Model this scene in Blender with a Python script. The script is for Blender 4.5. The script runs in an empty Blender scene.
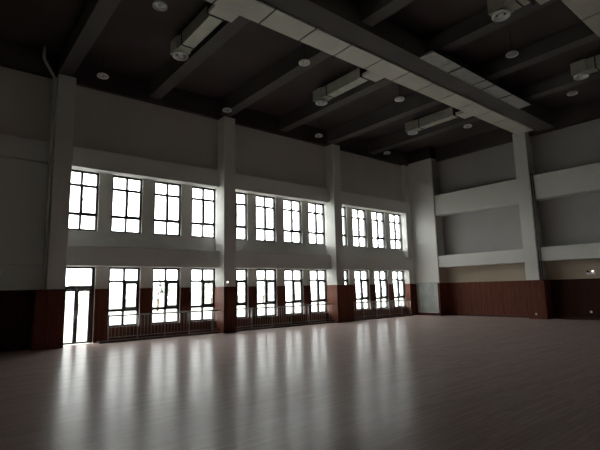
import bpy, bmesh, math, random
from mathutils import Vector, Matrix
random.seed(7)
COL = bpy.context.scene.collection
PI = math.pi

# ------------------------------------------------------------------ materials
def new_mat(name):
    m = bpy.data.materials.new(name); m.use_nodes = True
    nt = m.node_tree
    return m, nt, nt.nodes['Principled BSDF']

def N(nt, typ, **kw):
    n = nt.nodes.new(typ)
    for k, v in kw.items():
        setattr(n, k, v)
    return n

def coords(nt, scale=(1, 1, 1), rot=(0, 0, 0)):
    g = N(nt, 'ShaderNodeNewGeometry')
    mp = N(nt, 'ShaderNodeMapping')
    mp.inputs['Scale'].default_value = scale
    mp.inputs['Rotation'].default_value = rot
    nt.links.new(g.outputs['Position'], mp.inputs['Vector'])
    return mp.outputs['Vector']

def mottled(name, c1, c2, scale=1.5, rough=.6, spec=.3, metal=0., bump=0.):
    m, nt, b = new_mat(name)
    v = coords(nt)
    n = N(nt, 'ShaderNodeTexNoise'); n.inputs['Scale'].default_value = scale; n.inputs['Detail'].default_value = 4
    nt.links.new(v, n.inputs['Vector'])
    r = N(nt, 'ShaderNodeValToRGB')
    r.color_ramp.elements[0].position = .35; r.color_ramp.elements[1].position = .65
    r.color_ramp.elements[0].color = (*c1, 1); r.color_ramp.elements[1].color = (*c2, 1)
    nt.links.new(n.outputs['Fac'], r.inputs['Fac'])
    nt.links.new(r.outputs['Color'], b.inputs['Base Color'])
    b.inputs['Roughness'].default_value = rough
    b.inputs['Specular IOR Level'].default_value = spec
    b.inputs['Metallic'].default_value = metal
    if bump:
        n2 = N(nt, 'ShaderNodeTexNoise'); n2.inputs['Scale'].default_value = 60
        nt.links.new(v, n2.inputs['Vector'])
        bp = N(nt, 'ShaderNodeBump'); bp.inputs['Strength'].default_value = bump; bp.inputs['Distance'].default_value = .01
        nt.links.new(n2.outputs['Fac'], bp.inputs['Height']); nt.links.new(bp.outputs['Normal'], b.inputs['Normal'])
    return m

def emit(name, c, s):
    m, nt, b = new_mat(name)
    b.inputs['Base Color'].default_value = (*c, 1)
    b.inputs['Emission Color'].default_value = (*c, 1)
    b.inputs['Emission Strength'].default_value = s
    return m

def wood_panel(name, k=1.0):
    """red-brown veneer boards with upright grain and upright joints"""
    m, nt, b = new_mat(name)
    v = coords(nt, (1, 1, .06))
    n = N(nt, 'ShaderNodeTexNoise'); n.inputs['Scale'].default_value = 22; n.inputs['Detail'].default_value = 5
    nt.links.new(v, n.inputs['Vector'])
    r = N(nt, 'ShaderNodeValToRGB')
    r.color_ramp.elements[0].position = .3; r.color_ramp.elements[1].position = .7
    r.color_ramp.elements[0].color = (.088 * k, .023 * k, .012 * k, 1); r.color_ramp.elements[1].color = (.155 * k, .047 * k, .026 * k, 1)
    nt.links.new(n.outputs['Fac'], r.inputs['Fac'])
    # upright joints every .6 m along x+y
    g = N(nt, 'ShaderNodeNewGeometry'); s = N(nt, 'ShaderNodeSeparateXYZ'); nt.links.new(g.outputs['Position'], s.inputs['Vector'])
    a = N(nt, 'ShaderNodeMath', operation='ADD'); nt.links.new(s.outputs['X'], a.inputs[0]); nt.links.new(s.outputs['Y'], a.inputs[1])
    d = N(nt, 'ShaderNodeMath', operation='DIVIDE'); nt.links.new(a.outputs[0], d.inputs[0]); d.inputs[1].default_value = .6
    f = N(nt, 'ShaderNodeMath', operation='FRACT'); nt.links.new(d.outputs[0], f.inputs[0])
    l = N(nt, 'ShaderNodeMath', operation='LESS_THAN'); nt.links.new(f.outputs[0], l.inputs[0]); l.inputs[1].default_value = .025
    mx = N(nt, 'ShaderNodeMix', data_type='RGBA'); nt.links.new(l.outputs[0], mx.inputs['Factor'])
    nt.links.new(r.outputs['Color'], mx.inputs[6]); mx.inputs[7].default_value = (.03, .01, .006, 1)
    nt.links.new(mx.outputs[2], b.inputs['Base Color'])
    b.inputs['Roughness'].default_value = .6
    b.inputs['Specular IOR Level'].default_value = .18
    return m

def floor_mat():
    m, nt, b = new_mat('maple_floor')
    v = coords(nt)
    br = N(nt, 'ShaderNodeTexBrick')
    br.inputs['Scale'].default_value = 1.0
    br.inputs['Brick Width'].default_value = 1.2; br.inputs['Row Height'].default_value = .085
    br.inputs['Mortar Size'].default_value = .0022
    br.inputs['Color1'].default_value = (*FLOOR_A, 1); br.inputs['Color2'].default_value = (*FLOOR_B, 1)
    br.inputs['Mortar'].default_value = (*[c * .55 for c in FLOOR_A], 1)
    br.offset = .37
    nt.links.new(v, br.inputs['Vector'])
    vs = coords(nt, (.9, 12, 1))
    n = N(nt, 'ShaderNodeTexNoise'); n.inputs['Scale'].default_value = 3; n.inputs['Detail'].default_value = 4
    nt.links.new(vs, n.inputs['Vector'])
    r = N(nt, 'ShaderNodeValToRGB'); r.color_ramp.elements[0].position = .3; r.color_ramp.elements[1].position = .7
    r.color_ramp.elements[0].color = (.8, .8, .8, 1); r.color_ramp.elements[1].color = (1, 1, 1, 1)
    nt.links.new(n.outputs['Fac'], r.inputs['Fac'])
    mx = N(nt, 'ShaderNodeMix', data_type='RGBA', blend_type='MULTIPLY'); mx.inputs['Factor'].default_value = 1
    nt.links.new(br.outputs['Color'], mx.inputs[6]); nt.links.new(r.outputs['Color'], mx.inputs[7])
    nt.links.new(mx.outputs[2], b.inputs['Base Color'])
    # varnish: slightly uneven gloss and very low waves
    n2 = N(nt, 'ShaderNodeTexNoise'); n2.inputs['Scale'].default_value = 1.3; n2.inputs['Detail'].default_value = 3
    nt.links.new(v, n2.inputs['Vector'])
    mr = N(nt, 'ShaderNodeMapRange'); mr.inputs['To Min'].default_value = FL_R0; mr.inputs['To Max'].default_value = FL_R1
    nt.links.new(n2.outputs['Fac'], mr.inputs['Value']); nt.links.new(mr.outputs['Result'], b.inputs['Coat Roughness']); b.inputs['Roughness'].default_value = .8
    b.inputs['Coat Weight'].default_value = .25; b.inputs['Coat IOR'].default_value = 1.9
    b.inputs['Specular IOR Level'].default_value = FL_SPEC
    n3 = N(nt, 'ShaderNodeTexNoise'); n3.inputs['Scale'].default_value = 5; n3.inputs['Detail'].default_value = 3
    nt.links.new(coords(nt, (.5, 2.2, 1)), n3.inputs['Vector'])
    bp = N(nt, 'ShaderNodeBump'); bp.inputs['Strength'].default_value = .25; bp.inputs['Distance'].default_value = .006
    nt.links.new(n3.outputs['Fac'], bp.inputs['Height']); nt.links.new(bp.outputs['Normal'], b.inputs['Normal']); nt.links.new(bp.outputs['Normal'], b.inputs['Coat Normal'])
    return m

def glass_mat():
    m = bpy.data.materials.new('window_glass'); m.use_nodes = True
    nt = m.node_tree; nt.nodes.clear()
    o = N(nt, 'ShaderNodeOutputMaterial'); t = N(nt, 'ShaderNodeBsdfTransparent'); g = N(nt, 'ShaderNodeBsdfGlossy')
    t.inputs['Color'].default_value = (.93, .95, .94, 1); g.inputs['Roughness'].default_value = .02
    f = N(nt, 'ShaderNodeFresnel'); f.inputs['IOR'].default_value = 1.45
    mx = N(nt, 'ShaderNodeMixShader')
    ge = N(nt, 'ShaderNodeNewGeometry'); iv = N(nt, 'ShaderNodeMath', operation='SUBTRACT'); iv.inputs[0].default_value = 1
    ml = N(nt, 'ShaderNodeMath', operation='MULTIPLY')
    nt.links.new(ge.outputs['Backfacing'], iv.inputs[1]); nt.links.new(f.outputs[0], ml.inputs[0]); nt.links.new(iv.outputs[0], ml.inputs[1])
    nt.links.new(ml.outputs[0], mx.inputs[0]); nt.links.new(t.outputs[0], mx.inputs[1]); nt.links.new(g.outputs[0], mx.inputs[2])
    nt.links.new(mx.outputs[0], o.inputs['Surface'])
    return m

FLOOR_A = (.43, .33, .305); FLOOR_B = (.37, .283, .262)
FL_R0, FL_R1, FL_SPEC = .235, .262, .0
M = dict(
    floor=floor_mat(),
    wall=mottled('wall_paint', (.76, .755, .725), (.80, .795, .765), .5, .85, .2),
    board=mottled('grey_acoustic_board', (.62, .59, .555), (.67, .64, .60), .5, .9, .15),
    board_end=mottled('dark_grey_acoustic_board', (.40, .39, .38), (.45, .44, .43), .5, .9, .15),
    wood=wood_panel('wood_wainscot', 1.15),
    ceil=mottled('dark_ceiling_paint', (.078, .066, .066), (.10, .086, .084), .6, .9, .1),
    beam=mottled('grey_beam_paint', (.125, .119, .114), (.145, .138, .133), .8, .9, .1),
    duct=mottled('duct_panel', (.60, .60, .53), (.68, .67, .60), .9, .6, .3),
    duct_dark=mottled('dark_flange', (.02, .02, .02), (.03, .03, .03), 2, .5, .3),
    seam=mottled('duct_seam', (.05, .05, .045), (.07, .07, .06), 2, .8, .2),
    branch=mottled('branch_duct_foil', (.44, .45, .37), (.54, .54, .46), 3, .45, .4),
    diff=mottled('white_metal', (.78, .78, .76), (.85, .85, .83), 3, .4, .5),
    grille=mottled('pale_grille', (.42, .42, .41), (.52, .52, .50), 6, .6, .3),
    frame=mottled('dark_window_frame', (.035, .036, .042), (.05, .05, .058), 5, .4, .5),
    glass=glass_mat(),
    wood_dark=wood_panel('wood_wainscot_darker', .4),  # same wainscot wood with its colour scaled darker
    tan=mottled('tan_paint', (.50, .43, .34), (.55, .48, .39), .5, .85, .2),
    steel=mottled('brushed_steel', (.27, .255, .24), (.34, .325, .31), 8, .4, .5, .6),
    pipe=mottled('painted_pipe', (.66, .64, .60), (.72, .70, .66), 6, .6, .3),
    pipe_dark=mottled('dark_pipe', (.10, .10, .095), (.14, .135, .13), 6, .6, .3),
    plinth=mottled('dark_plinth', (.05, .02, .014), (.08, .035, .025), 3, .5, .3),
    panel=mottled('grey_ribbed_panel', (.36, .39, .37), (.46, .49, .47), 2.2, .4, .4),
    white=mottled('white_plastic', (.8, .8, .78), (.85, .85, .83), 3, .4, .4),
    lampglass=mottled('lamp_lens', (.25, .25, .24), (.75, .75, .73), 14, .25, .5),
    lit=emit('lit_lamp', (1, .97, .92), 2.0),
    dark=mottled('black_plastic', (.02, .02, .02), (.03, .03, .03), 3, .4, .4),
    hazed_leaf=mottled('foliage', (.50, .54, .48), (.60, .63, .58), 3, .9, .1),  # pale haze and glare over the trees mixed into the leaf colour
    bark=mottled('bark', (.10, .075, .05), (.16, .12, .09), 8, .9, .1),
    ground=mottled('pale_paving', (.30, .31, .28), (.38, .39, .35), .6, .9, .1),
)

# ------------------------------------------------------------------ mesh helpers
class MB:
    def __init__(s): s.bm = bmesh.new()
    def box(s, x0, x1, y0, y1, z0, z1, bev=0):
        r = bmesh.ops.create_cube(s.bm, size=1)
        vs = r['verts']
        for v in vs:
            v.co = Vector(((x0 + x1) / 2 + v.co.x * (x1 - x0), (y0 + y1) / 2 + v.co.y * (y1 - y0), (z0 + z1) / 2 + v.co.z * (z1 - z0)))
        if bev:
            es = list({e for v in vs for e in v.link_edges})
            bmesh.ops.bevel(s.bm, geom=es, offset=bev, segments=2, affect='EDGES', profile=.5)
        return s
    def lathe(s, prof, c=(0, 0, 0), seg=24, axis='z'):
        rings = []
        for r, h in prof:
            ring = []
            for i in range(seg):
                a = 2 * PI * i / seg
                p = (r * math.cos(a), r * math.sin(a), h)
                if axis == 'x': p = (p[2], p[0], p[1])
                if axis == 'y': p = (p[0], p[2], p[1])
                ring.append(s.bm.verts.new(Vector(c) + Vector(p)))
            rings.append(ring)
        for a, b in zip(rings, rings[1:]):
            for i in range(seg):
                j = (i + 1) % seg
                s.bm.faces.new((a[i], a[j], b[j], b[i]))
        for rr in (rings[0], rings[-1]):
            s.bm.faces.new(rr)
        return s
    def tube(s, pts, r, seg=10):
        pts = [Vector(p) for p in pts]
        rings = []
        for k, p in enumerate(pts):
            d = (pts[min(k + 1, len(pts) - 1)] - pts[max(k - 1, 0)]).normalized()
            up = Vector((0, 0, 1)) if abs(d.z) < .9 else Vector((0, 1, 0))
            a = d.cross(up).normalized(); b = d.cross(a)
            rings.append([s.bm.verts.new(p + (a * math.cos(2 * PI * i / seg) + b * math.sin(2 * PI * i / seg)) * r) for i in range(seg)])
        for a, b in zip(rings, rings[1:]):
            for i in range(seg):
                j = (i + 1) % seg
                s.bm.faces.new((a[i], a[j], b[j], b[i]))
        s.bm.faces.new(rings[0]); s.bm.faces.new(rings[-1])
        return s
    def build(s, name, mat, parent=None, smooth=False, loc=None):
        bmesh.ops.recalc_face_normals(s.bm, faces=s.bm.faces)
        me = bpy.data.meshes.new(name)
        if loc:
            bmesh.ops.translate(s.bm, verts=s.bm.verts, vec=-Vector(loc))
        s.bm.to_mesh(me); s.bm.free()
        if smooth:
            for p in me.polygons: p.use_smooth = True
        me.materials.append(mat)
        o = bpy.data.objects.new(name, me); COL.objects.link(o)
        if loc: o.location = loc
        if parent:
            o.parent = parent
            if not loc: o.matrix_parent_inverse = Matrix.Translation(-parent.location)
        return o

def tag(o, label=None, cat=None, group=None, kind=None):
    if label: o['label'] = label
    if cat: o['category'] = cat
    if group: o['group'] = group
    if kind: o['kind'] = kind
    return o

def empty(name, loc, **kw):
    o = bpy.data.objects.new(name, None); COL.objects.link(o); o.location = loc
    return tag(o, **kw)

def copy_tree(o, parent=None):
    c = o.copy(); COL.objects.link(c)
    if parent: c.parent = parent
    for ch in o.children: copy_tree(ch, c)
    return c

# ------------------------------------------------------------------ dimensions (metres, z up, camera above the origin)
XL, XR = -3.6, 22.87            # hall extent along the window wall
YN, YF = -9.0, 16.62            # near wall, inner face of the window wall
ZW = 9.02                       # top of the light wall paint
ZB = 9.2                        # underside of the beams
ZC = 9.85                      # ceiling deck
HD = 1.83                       # wainscot height
BAY = 6.3
PILX = [3.0, 9.3, 15.6]         # pillar centres
YC = 15.87                      # pillar front
WOF = [-2.36 + BAY / 2, -.79 + BAY / 2, .79 + BAY / 2, 2.36 + BAY / 2]
WW = .56                        # half window width

# floor
tag(MB().box(XL, XR, YN, YF, -.12, 0).build('floor', M['floor']), 'glossy pale maple plank floor of the empty hall', 'floor', kind='structure')
# ceiling deck
tag(MB().box(XL - .3, XR + .3, YN - .3, YF + .4, ZC, ZC + .2).build('ceiling', M['ceil']), 'dark painted ceiling deck above the beams', 'ceiling', kind='structure')

# window wall ------------------------------------------------------
wins = []      # (xc, z0, z1, bay)
for b, px in enumerate(PILX):
    for k, o in enumerate(WOF):
        wins.append((px + o, 3.86, 6.0, b, k))
        if not (b == 0 and k == 0):
            wins.append((px + o, .48, 2.6, b, k))
DOOR = PILX[0] + WOF[0]
DOORW = .56
xs = sorted({w[0] for w in wins})
w = MB()
T = YF + .3
def strip(x0, x1, holes):
    z = 0
    for a, c in holes + [(ZC, ZC)]:
        if a > z: w.box(x0, x1, YF, T, z, a)
        z = c
prev = XL
for x in xs:
    w.box(prev, x - WW, YF, T, 0, ZC)
    strip(x - WW, x + WW, [(0, 2.6), (3.86, 6.0)] if abs(x - DOOR) < .01 else [(.48, 2.6), (3.86, 6.0)])
    prev = x + WW
w.box(prev, XR, YF, T, 0, ZC)
# upper recess wall and the blank wall left of the first pillar
w.box(XL, XR, 16.45, YF, 6.0, ZW)
w.box(XL, PILX[0], 16.45, YF, 0, 6.0)
wall_left = tag(w.build('wall_left', M['wall']), 'long grey wall with two rows of windows', 'wall', kind='structure')
w = MB()
prev = DOOR + DOORW
for x in xs[1:]:
    w.box(prev, x - WW, YF - .04, YF, 0, HD); w.box(x - WW, x + WW, YF - .04, YF, 0, .48)
    prev = x + WW
w.box(prev, 21.63, YF - .04, YF, 0, HD)
w.build('wainscot', M['wood'], wall_left)
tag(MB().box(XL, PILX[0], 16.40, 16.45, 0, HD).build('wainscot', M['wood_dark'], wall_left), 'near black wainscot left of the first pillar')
MB().box(XL, 21.63, 16.44, 16.45, 6.72, ZW).build('acoustic_board', M['board'], wall_left)
tag(MB().box(XL, XR, 16.25, YF, ZW, ZC).build('trim_1', M['ceil']), 'dark edge beam along the top of the window wall', 'trim', kind='structure')
# low plinth the railings stand on
w = MB()
for a, c in ((DOOR + DOORW + .1, 9.03), (9.57, 15.33), (16.45, 21.62)):
    w.box(a, c, 16.12, YF - .04, 0, .06)
tag(w.build('trim_2', M['plinth']), 'low dark plinth at the foot of the windows', 'trim', kind='structure')

# horizontal beams of the window wall
tag(MB().box(XL, 21.63, 16.25, YF + .001, 6.01, 6.72, .01).build('wall_beam', M['wall']), 'upper grey ledge beam above the upper windows', 'beam', kind='structure')
tag(MB().box(XL, 21.63, 16.25, YF + .001, 2.61, 3.3, .01).build('wall_beam', M['wall']), 'lower grey ledge beam between the two window rows', 'beam', kind='structure')

# pillars on the window wall
plabs = ['grey pillar at the far left beside the glass door', 'grey pillar between the first and second window bays', 'grey pillar between the second and third window bays']
for i, px in enumerate(PILX):
    p = tag(MB().box(px - .27, px + .27, YC, YF, HD, ZW, .012).build('pillar', M['wall']), plabs[i], 'pillar', 'pillars of the window wall', 'structure')
    x0, x1 = px - .285, px + .285
    if i == 0: x0 = 2.43
    if i == 2: x1 = 16.43
    MB().box(x0, x1, YC - .015, YF - .001, 0, HD, .008).build('wood_cladding', M['wood'], p)

# end wall -----------------------------------------------------------
wall_right = tag(MB().box(XR, XR + .3, YN, YF + .3, 0, ZC).build('wall_right', M['wall']), 'grey end wall with two ledge beams', 'wall', kind='structure')
MB().box(XR - .04, XR, 9.3, 14.62, 0, HD).build('wainscot', M['wood'], wall_right)
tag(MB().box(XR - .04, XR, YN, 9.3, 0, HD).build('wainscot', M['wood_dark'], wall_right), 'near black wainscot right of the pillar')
MB().box(XR - .012, XR, YN, 14.62, HD, 2.71).box(22.2, XR, 14.607, 14.62, HD, 2.71).build('tan_band', M['tan'], wall_right)
MB().box(XR - .015, XR, YN, 14.62, 6.87, ZW).box(XR - .015, XR, YN, 14.62, 3.36, 5.69).box(22.2, XR, 14.605, 14.62, 6.87, ZW).box(22.2, XR, 14.605, 14.62, 3.36, 5.69).build('acoustic_board', M['board_end'], wall_right)
tag(MB().box(22.6, XR, YN, 14.62, ZW, ZC).build('trim_3', M['ceil']), 'dark edge beam along the top of the end wall', 'trim', kind='structure')
tag(MB().box(XR - .06, XR, YN, 14.62, 0, .1).build('baseboard_right', M['plinth']), 'dark baseboard along the end wall', 'baseboard', kind='structure')
tag(MB().box(22.2, XR, YN, 14.62, 5.69, 6.87, .01).build('wall_beam', M['wall']), 'upper deep grey ledge beam on the end wall', 'beam', kind='structure')
tag(MB().box(22.2, XR, YN, 14.62, 2.71, 3.36, .01).build('wall_beam', M['wall']), 'lower narrow grey ledge beam on the end wall', 'beam', kind='structure')
for y0, y1, lab in ((9.2, 9.82, 'grey pillar standing on the end wall under the panelled duct'), (3.2, 3.82, 'grey pillar of the end wall under the second duct')):
    p = tag(MB().box(22.15, XR, y0, y1, HD, ZB, .012).build('pillar', M['wall']), lab, 'pillar', kind='structure')
    MB().box(22.13, XR - .041, y0 - .015, y1 + .015, 0, HD, .008).box(22.14, XR - .041, y0 - .19, y0 - .015, 0, HD).build('wood_cladding', M['wood'], p)
# corner pier with a ribbed panel
cp = tag(MB().box(22.12, XR, 14.62, YF, HD, 9.14, .01).box(21.63, 22.13, 16.27, YF, HD, 9.14, .01).build('wall_corner', M['wall']), 'light grey corner pier where the two walls meet', 'wall', kind='structure')
MB().box(22.10, XR, 14.605, YF, 0, HD, .006).box(21.615, 22.11, 16.255, YF, 0, HD, .006).build('wood_cladding', M['wood'], cp)
tag(MB().box(22.06, XR, 14.62, YF, 9.14, ZC).build('trim_4', M['ceil']), 'dark edge beam above the corner pier', 'trim', kind='structure')
pn = empty('wall_panel', (22.09, 15.42, .16), label='pale grey ribbed panel set in the wainscot of the corner pier', cat='panel')
f = MB(); PX = 22.099; PA, PB = 14.72, 16.12
f.box(PX - .04, PX, PA, PA + .04, .16, 1.90).box(PX - .04, PX, PB - .04, PB, .16, 1.90).box(PX - .04, PX, PA + .04, PB - .04, 1.86, 1.90).box(PX - .04, PX, PA + .04, PB - .04, .16, .20)
f.build('panel_frame', M['pipe'], pn)
f = MB(); nr = 16; ww = PB - PA - .08
for i in range(nr):
    y = PA + .04 + ww * i / nr
    f.box(PX - (.03 if i % 2 else .02), PX, y, y + ww / nr - .006, .2, 1.86)
f.build('ribbed_sheet', M['panel'], pn)

# walls behind the camera
tag(MB().box(XL - .3, XL, YN, YF + .3, 0, ZC).build('wall_back', M['wall']), 'grey wall behind the viewer', 'wall', kind='structure')
tag(MB().box(XL, XR, YN - .3, YN, 0, ZC).build('wall_front', M['wall']), 'grey long wall opposite the windows', 'wall', kind='structure')

# ------------------------------------------------------------------ windows
def make_window(z0, z1, lower):
    h = z1 - z0
    root = empty('window', (0, 0, 0), kind='structure')
    y0, y1 = 16.70, 16.80
    f = MB(); t = .07
    f.box(-WW, -WW + t, y0, y1, z0, z1).box(WW - t, WW, y0, y1, z0, z1).box(-WW + t, WW - t, y0, y1, z1 - t, z1).box(-WW + t, WW - t, y0, y1, z0, z0 + t)
    za, zb = z0 + .275 * h, z0 + .755 * h
    ba, bb = .05, .042
    f.box(-WW + t, WW - t, y0, y1, za - ba, za + ba).box(-WW + t, WW - t, y0, y1, zb - bb, zb + bb)
    f.box(-.038, .038, y0, y1, z0 + t, za - ba).box(-.038, .038, y0, y1, za + ba, zb - bb).box(-.038, .038, y0, y1, zb + bb, z1 - t)
    f.build('window_frame', M['frame'], root)
    s = MB(); q = .05 if lower else .012
    a, b, c, d = .040, WW - t - .002, za + ba + .002, zb - bb - .002
    s.box(a, a + q, y0 - .02, y0 + .02, c, d).box(b - q, b, y0 - .03, y0 + .02, c, d).box(a + q, b - q, y0 - .03, y0 + .02, c, c + q).box(a + q, b - q, y0 - .03, y0 + .02, d - q, d)
    sa = s.build('window_sash', M['frame'], root)
    h_ = MB().box(a + .01, a + .03, y0 - .055, y0 - .03, (c + d) / 2 - .06, (c + d) / 2 + .06, .004).build('window_handle', M['steel'], sa)
    g = MB()
    g.box(-WW + t, WW - t, 16.775, 16.781, z0 + t, z1 - t)
    g.build('window_pane', M['glass'], root)
    if lower: pass
    return root
up0 = make_window(3.86, 6.0, False); lo0 = make_window(.48, 2.6, True)
order = ['first', 'second', 'third', 'fourth']
bayn = ['beside the glass door', 'of the middle bay', 'of the far bay']
bl = ['nearest bay', 'middle bay', 'far bay']
n = 1; used = set()
for (x, z0, z1, b, k) in wins:
    upw = z0 > 2
    src = up0 if upw else lo0
    o = src if upw not in used else copy_tree(src)
    used.add(upw)
    o.location = (x, 0, 0)
    o.name = 'window_%d' % n; n += 1
    o['label'] = '%s window from the left in the %s row, %s of the window wall' % (order[k], 'upper' if upw else 'lower', bl[b])
    o['category'] = 'window'; o['group'] = 'upper row windows' if upw else 'lower row windows'

# glass double door
d = empty('door_1', (DOOR, 16.74, 0), label='glazed double door with a transom light at the left end of the windows', cat='door', kind='structure')
y0, y1 = 16.69, 16.80
f = MB()
x0, x1 = DOOR - DOORW, DOOR + DOORW
f.box(x0, x0 + .07, y0, y1, 0, 2.6).box(x1 - .10, x1, y0, y1, 0, 2.6).box(x0 + .07, x1 - .10, y0, y1, 2.53, 2.6).box(x0 + .07, x1 - .10, y0, y1, 1.83, 1.95)
f.build('door_frame', M['frame'], d)
MB().box(x0 + .07, x1 - .10, 16.765, 16.771, 1.95, 2.53).build('transom_pane', M['glass'], d)
for s in (0, 1):
    a = x0 + .072 if s == 0 else DOOR + .003
    b = DOOR - .003 if s == 0 else x1 - .102
    l = MB(); t = .06
    l.box(a, a + t, y0, y1 - .02, .01, 1.828).box(b - t, b, y0, y1 - .02, .01, 1.828).box(a + t, b - t, y0, y1 - .02, .01, .07).box(a + t, b - t, y0, y1 - .02, 1.765, 1.828)
    lf = l.build('door_leaf', M['frame'], d)
    MB().box(a + t, b - t, 16.755, 16.761, .07, 1.765).build('door_pane', M['glass'], lf)
    hx = b - .025 if s == 0 else a + .025
    MB().tube([(hx, y0, .85), (hx, y0 - .045, .85), (hx, y0 - .045, 1.1), (hx, y0, 1.1)], .01).build('door_handle', M['steel'], lf)

# ------------------------------------------------------------------ railings
def railing(x0, x1, posts, label):
    yr = 16.2; zt = .9
    root = empty('railing', (x0, yr, .06), label=label, cat='railing', group='railings under the windows')
    MB().tube([(x0, yr, zt), (x1, yr, zt)], .028).build('top_rail', M['steel'], root, True)
    MB().tube([(x0, yr, .17), (x1, yr, .17)], .014).build('bottom_rail', M['steel'], root, True)
    pm = None
    for px in posts:
        if pm is None:
            pm = MB().tube([(0, 0, .06), (0, 0, zt)], .026).lathe([(.05, .06), (.05, .07)], seg=16).build('post', M['steel'], root, True, loc=(0, 0, 0)); o = pm
        else:
            o = pm.copy(); COL.objects.link(o)
        o.location = Vector((px, yr, 0)) - Vector((x0, yr, .06))
        o.parent = root
    bm_ = None
    k = int((x1 - x0) / .125); 
    for i in range(1, k):
        bx = x0 + (x1 - x0) * i / k
        if min(abs(bx - p) for p in posts) < .05: continue
        if bm_ is None:
            bm_ = MB().tube([(0, 0, .17), (0, 0, zt)], .009, 8).build('baluster', M['steel'], root, True, loc=(0, 0, 0)); o = bm_
        else:
            o = bm_.copy(); COL.objects.link(o)
        o.location = Vector((bx, yr, 0)) - Vector((x0, yr, .06)); o.parent = root
railing(4.70, 9.0, [4.73, 5.73, 6.73, 7.7, 8.68], 'steel railing in front of the lower windows beside the glass door')
railing(9.6, 15.3, [9.65, 10.56, 11.62, 12.68, 13.74, 14.8], 'steel railing in front of the lower windows of the middle bay')
railing(16.46, 21.6, [16.49, 17.5, 18.55, 19.6, 20.65, 21.5], 'steel railing in front of the lower windows of the far bay')

# ------------------------------------------------------------------ ceiling beams
GIR = [(8.78, 9.56), (3.08, 3.86)]
bx = [-3.3 + .0, -.15, 3.0, 6.15, 9.3, 12.45, 15.6, 18.75]
segs = [(YN, 2.3), (3.86, 8.0), (9.56, 16.25)]
for i, x in enumerate(bx):
    hw = .225
    m = MB()
    for a, c in segs:
        m.box(x - hw, x + hw, a, c, ZB if a > 9 else ZB + .13, ZC)
    tag(m.build('ceiling_beam', M['beam']), 'dark grey ceiling beam running across the hall', 'beam', 'ceiling beams across the hall', 'structure')
for (a, c), lab in zip(GIR, ('long grey girder above and beside the nearer duct', 'long grey girder above and beside the right hand duct')):
    tag(MB().box(XL, XR - .27, a, c, ZB, ZC).box(XL, XR - .27, a - .78, a - .012, ZB - .07, ZC).build('ceiling_beam', M['beam']), lab, 'beam', kind='structure')

# ------------------------------------------------------------------ air ducts under the girders
def ducts(y0, y1, xa, xb, label, branches, blen):
    root = empty('air_duct', (xa, (y0 + y1) / 2, ZB - .12), label=label, cat='air duct', group='panelled air ducts under the ceiling')
    L = 1.45; x = xb
    MB().box(xa, xb, y0 + .02, y1 - .02, ZB - .1, ZB).build('duct_core', M['seam'], root)
    while x > xa + .2:
        a = max(xa, x - (L if x < xb else 1.07))
        MB().box(a + .026, x - .026, y0, y1, ZB - .12, ZB - .001, .006).build('duct_section', M['duct'], root)
        x = a
    for bx_ in branches:
        MB().box(bx_ - .36, bx_ + .36, y1 + .002, y1 + .42, ZB - .12, ZB - .001, .006).build('branch_stub', M['duct'], root)
        f = MB().box(bx_ - .31, bx_ + .31, y1 + .42, y1 + .47, ZB - .06, ZB + .56).box(bx_ - .31, bx_ + .31, y1 + .53, y1 + .58, ZB - .06, ZB + .56)
        f.box(bx_ - .2, bx_ + .2, y1 + .47, y1 + .53, ZB + .04, ZB + .5)
        f.build('flange', M['duct_dark'], root)
        ye = y1 + .58 + blen
        br = MB().box(bx_ - .2, bx_ + .2, y1 + .58, ye, ZB - .02, ZB + .4, .01).build('branch_duct', M['branch'], root)
        MB().box(bx_ - .215, bx_ + .215, ye - .3, ye - .26, ZB - .035, ZB + .415).build('joint_band', M['duct_dark'], br)
        pl = MB().box(bx_ - .24, bx_ + .24, ye, ye + .5, ZB - .02, ZB + .42, .01).build('plenum_box', M['branch'], root)
        c = (bx_, ye + .25, 0)
        di = MB().lathe([(.17, ZB - .02), (.235, ZB - .05), (.25, ZB - .11), (.235, ZB - .13), (.19, ZB - .125), (.165, ZB - .07), (.165, ZB - .03)], c, 32).build('diffuser', M['diff'], root, True)
        cn = MB()
        for r in (.09,):
            cn.lathe([(r - .02, ZB - .05), (r, ZB - .11), (r - .02, ZB - .12), (r - .045, ZB - .06)], c, 28)
        cn.lathe([(.035, ZB - .03), (.04, ZB - .12)], c, 20)
        cn.build('diffuser_cone', M['diff'], di, True)
        MB().lathe([(.16, ZB - .03), (.16, ZB - .034)], c, 24).build('diffuser_throat', M['duct_dark'], di)
ducts(8.77, 9.57, XL + .1, 22.12, 'long pale panelled air duct ending above the end wall pillar', [5.55, 11.6, 17.6], 2.15)
ducts(3.07, 3.87, XL + .1, 22.12, 'second pale panelled air duct at the upper right corner', [11.75, 17.75], .5)

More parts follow.
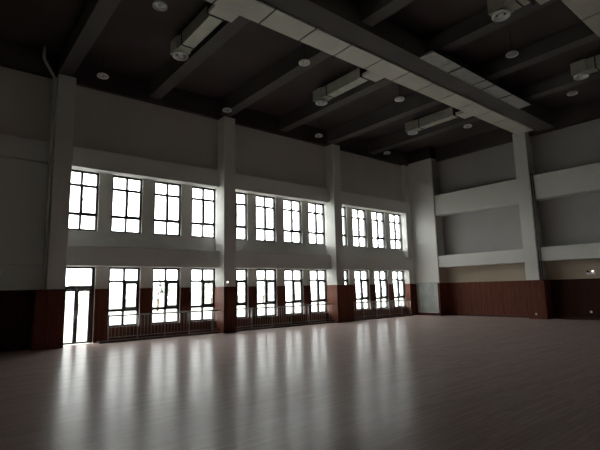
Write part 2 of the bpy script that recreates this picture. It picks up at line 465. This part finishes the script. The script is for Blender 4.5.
# row of pale grilles under the ceiling, hung on rods
r = empty('return_air_grille', (15.3, 7.75, 9.1), label='row of flat pale grille panels hung under the ceiling beside the duct', cat='air grille')
MB().box(11.8, 18.95, 7.47, 7.985, 9.13, ZB - .001).build('grille_housing', M['duct_dark'], r)
for x in (12.6, 14.4, 16.4, 18.2):
    for y in (7.55, 7.9):
        MB().box(x - .01, x + .01, y - .01, y + .01, ZB - .001, ZC).build('hanger_rod', M['duct_dark'], r)
for a, c in ((11.87, 12.94), (12.97, 13.48), (13.62, 15.1), (15.22, 15.75), (15.87, 17.13), (17.3, 18.87)):
    m = MB()
    m.box(a, c, 7.48, 7.52, 9.1, 9.13).box(a, c, 7.96, 8.0, 9.1, 9.13).box(a, a + .04, 7.52, 7.96, 9.1, 9.13).box(c - .04, c, 7.52, 7.96, 9.1, 9.13)
    k = 9
    for i in range(k):
        y = 7.53 + i * .43 / k
        m.box(a + .04, c - .04, y, y + .036, 9.108, 9.128)
    m.build('grille_panel', M['grille'], r)

# ------------------------------------------------------------------ ceiling lamps (off)
def make_lamp():
    root = empty('ceiling_lamp', (0, 0, 0))
    MB().tube([(0, 0, .12), (0, 0, .86)], .012, 8).build('stem', M['dark'], root, loc=(0, 0, 0))
    MB().lathe([(.04, .13), (.05, .125), (.055, .09), (.05, .085)], seg=20).build('gear_box', M['dark'], root, True, loc=(0, 0, 0))
    MB().lathe([(.05, .085), (.11, .08), (.165, .05), (.19, .01), (.185, -.025), (.16, -.02), (.15, .02), (.04, .06)], seg=32).build('lamp_shade', M['diff'], root, True, loc=(0, 0, 0))
    MB().lathe([(.15, .01), (.13, .005), (.08, -.03), (.02, -.04)], seg=32).build('lamp_lens', M['lampglass'], root, True, loc=(0, 0, 0))
    return root
lamps = [
    (4.0, 10.35, 'round white ceiling lamp nearest the top left, beside the first branch duct'),
    (3.93, 15.15, 'round white ceiling lamp just right of the far left pillar'),
    (8.78, 15.2, 'round white ceiling lamp over the pillar between the first and second bays'),
    (8.86, 10.35, 'round white ceiling lamp between the first and second branch ducts'),
    (13.9, 15.3, 'round white ceiling lamp near the window wall over the middle bay'),
    (13.7, 10.28, 'round white ceiling lamp between the second and third branch ducts'),
    (18.85, 15.2, 'round white ceiling lamp nearest the corner pier'),
    (18.72, 10.28, 'round white ceiling lamp beyond the third branch duct, close to the end wall duct'),
    (13.9, 5.92, 'round white ceiling lamp to the right of the grille panel row'),
    (18.8, 5.88, 'round white ceiling lamp furthest right, near the end wall'),
]
l0 = make_lamp()
for i, (x, y, lab) in enumerate(lamps):
    o = l0 if i == 0 else copy_tree(l0)
    under = min(abs(x - b) for b in bx) < .3
    o.location = (x, y, 8.99)
    if under:
        for c in o.children:
            if c.name.startswith('stem'): c.scale = (1, 1, 1); c.location.z = 0; c.data = c.data.copy(); [setattr(v.co, 'z', .21) for v in c.data.vertices if v.co.z > .5]
    tag(o, lab, 'ceiling lamp', 'round ceiling lamps')

# ------------------------------------------------------------------ pipes and small fittings
def elbow(pts, n=4, r=.1):
    out = [Vector(pts[0])]
    for a, b, c in zip(pts, pts[1:], pts[2:]):
        a, b, c = Vector(a), Vector(b), Vector(c)
        p = b + (a - b).normalized() * r; q = b + (c - b).normalized() * r
        for i in range(n + 1):
            t = i / n
            out.append((1 - t) ** 2 * p + 2 * t * (1 - t) * b + t * t * q)
    out.append(Vector(pts[-1])); return out
o = empty('drain_pipe', (2.64, 15.98, HD), label='pale drain pipe with a bend beside the far left pillar', cat='pipe')
MB().tube(elbow([(2.65, 15.97, HD), (2.63, 15.95, 8.85), (2.27, 15.9, 9.42), (2.27, 15.9, ZC)]), .048, 14).build('pipe_run', M['pipe'], o, True)
m = MB()
for z in (2.6, 4.2, 5.8, 7.4): m.lathe([(.062, z), (.062, z + .04)], (2.645, 15.965, 0), 14)
m.build('pipe_clip', M['pipe'], o)
for y, lab in ((9.13, 'dark upright pipe closest to the end wall pillar'), (9.04, 'thinner dark upright pipe second from the end wall pillar')):
    rr = .032 if y > 9.1 else .02
    tag(MB().tube([(22.165, y, HD), (22.165, y, 7.0)], rr, 12).build('pipe', M['pipe_dark'], None, True), lab, 'pipe')

o = empty('emergency_light', (22.83, 7.2, 2.05), label='small twin emergency light on the end wall, one lamp lit', cat='emergency light')
MB().box(22.79, XR, 7.08, 7.42, 2.0, 2.1, .008).build('housing', M['white'], o)
MB().lathe([(.03, -.07), (.055, -.0), (.055, .03)], (22.80, 7.14, 2.15), 16, 'x').build('lamp_head', M['white'], o, True)
tag(MB().lathe([(.046, -.012), (.046, 0)], (22.728, 7.14, 2.15), 16, 'x').build('lamp_face', M['lit'], o, True), 'lit round lamp face')
MB().lathe([(.03, -.07), (.055, -.0), (.055, .03)], (22.80, 7.36, 2.15), 16, 'x').build('lamp_head', M['dark'], o, True)
o = empty('emergency_light', (9.16, YC, 2.0), label='tiny white lit lamp on the pillar between the first and second bays', cat='emergency light')
MB().box(9.10, 9.24, YC - .03, YC, 1.96, 2.06, .006).build('housing', M['white'], o)
MB().lathe([(.04, -.012), (.04, 0)], (9.17, YC - .03, 2.01), 16, 'y').build('lamp_face', M['lit'], o, True)
for (x, y, z, lab) in ((22.13, 9.49, .24, 'white wall socket low on the end wall pillar'), (XR - .04, 7.41, .35, 'white wall socket low on the dark end wall wainscot')):
    o = tag(MB().box(x - .012, x, y - .045, y + .045, z - .045, z + .045, .004).build('wall_socket', M['white']), lab, 'wall socket')
    MB().box(x - .015, x - .012, y - .02, y - .012, z - .02, z + .01).box(x - .015, x - .012, y + .012, y + .02, z - .02, z + .01).build('socket_holes', M['dark'], o)

# ------------------------------------------------------------------ outside: pale paving and trees
tag(MB().box(-60, 120, -80, 140, -.5, -.15).build('ground', M['ground']), 'pale paved ground outside the windows', 'ground', kind='structure')
def tree(x, y, h, r, label, seed):
    rnd = random.Random(seed)
    root = empty('tree', (x, y, -.15), label=label, cat='tree', group='trees outside the windows')
    MB().tube([(x, y, -.15), (x + .05, y, h * .3), (x, y + .1, h * .62)], .12, 10).build('trunk', M['bark'], root, True)
    bm = bmesh.new()
    for i in range(60):
        a = rnd.uniform(0, 2 * PI); u = rnd.uniform(-1, 1); q = rnd.uniform(.3, 1) * r
        c = Vector((x + q * math.cos(a) * math.sqrt(1 - u * u), y + q * math.sin(a) * math.sqrt(1 - u * u), h * .66 + u * h * .3))
        s = rnd.uniform(.16, .32) * r
        vs = bmesh.ops.create_icosphere(bm, subdivisions=2, radius=s)['verts']
        for v in vs: v.co = c + v.co * rnd.uniform(.75, 1.2)
    me = bpy.data.meshes.new('foliage'); bm.to_mesh(me); bm.free(); me.materials.append(M['hazed_leaf'])
    o = bpy.data.objects.new('foliage', me); COL.objects.link(o); o.parent = root; o.matrix_parent_inverse = Matrix.Translation(-root.location)
for i, (x, y, h, r, lab) in enumerate([
    (9.6, 42, 2.8, 1.2, 'leafy tree seen through the glass door'),
    (17.5, 44, 3.2, 1.5, 'leafy tree seen through the lower window third from the left'),
    (24.5, 46, 3.2, 1.4, 'leafy tree seen through the lower window fourth from the left'),
    (33, 48, 3.4, 1.5, 'leafy tree seen through the lower windows of the middle bay')]):
    tree(x, y, h, r, lab, i)

# ------------------------------------------------------------------ light: overcast daylight through the windows
wd = bpy.data.worlds.new('overcast_sky'); bpy.context.scene.world = wd; wd.use_nodes = True
bg = wd.node_tree.nodes['Background']
bg.inputs['Color'].default_value = (1.0, .99, .985, 1); bg.inputs['Strength'].default_value = 11.5

# ------------------------------------------------------------------ camera
F, PIT, ROL, YAW = 443.607, .144148681, -.0235922660, .688375433
fw = Vector((math.sin(YAW) * math.cos(PIT), math.cos(YAW) * math.cos(PIT), math.sin(PIT)))
rt = Vector((math.cos(YAW), -math.sin(YAW), 0)); upv = rt.cross(fw)
rt, upv = rt * math.cos(ROL) + upv * math.sin(ROL), -rt * math.sin(ROL) + upv * math.cos(ROL)
cam = bpy.data.cameras.new('camera'); co = bpy.data.objects.new('camera', cam); COL.objects.link(co)
cam.sensor_width = 36; cam.lens = F / 600 * 36; cam.clip_end = 400
R = Matrix((rt, upv, -fw)).transposed()
co.matrix_world = Matrix.Translation((0, 0, 1.65)) @ R.to_4x4()
sc = bpy.context.scene; sc.camera = co
sc.view_settings.view_transform = 'Standard'; sc.view_settings.look = 'None'
sc.view_settings.exposure = 0; sc.view_settings.gamma = 1; sc.view_settings.use_curve_mapping = False
sc.cycles.max_bounces = 16; sc.cycles.diffuse_bounces = 8; sc.cycles.transparent_max_bounces = 16
sc.cycles.use_denoising = True
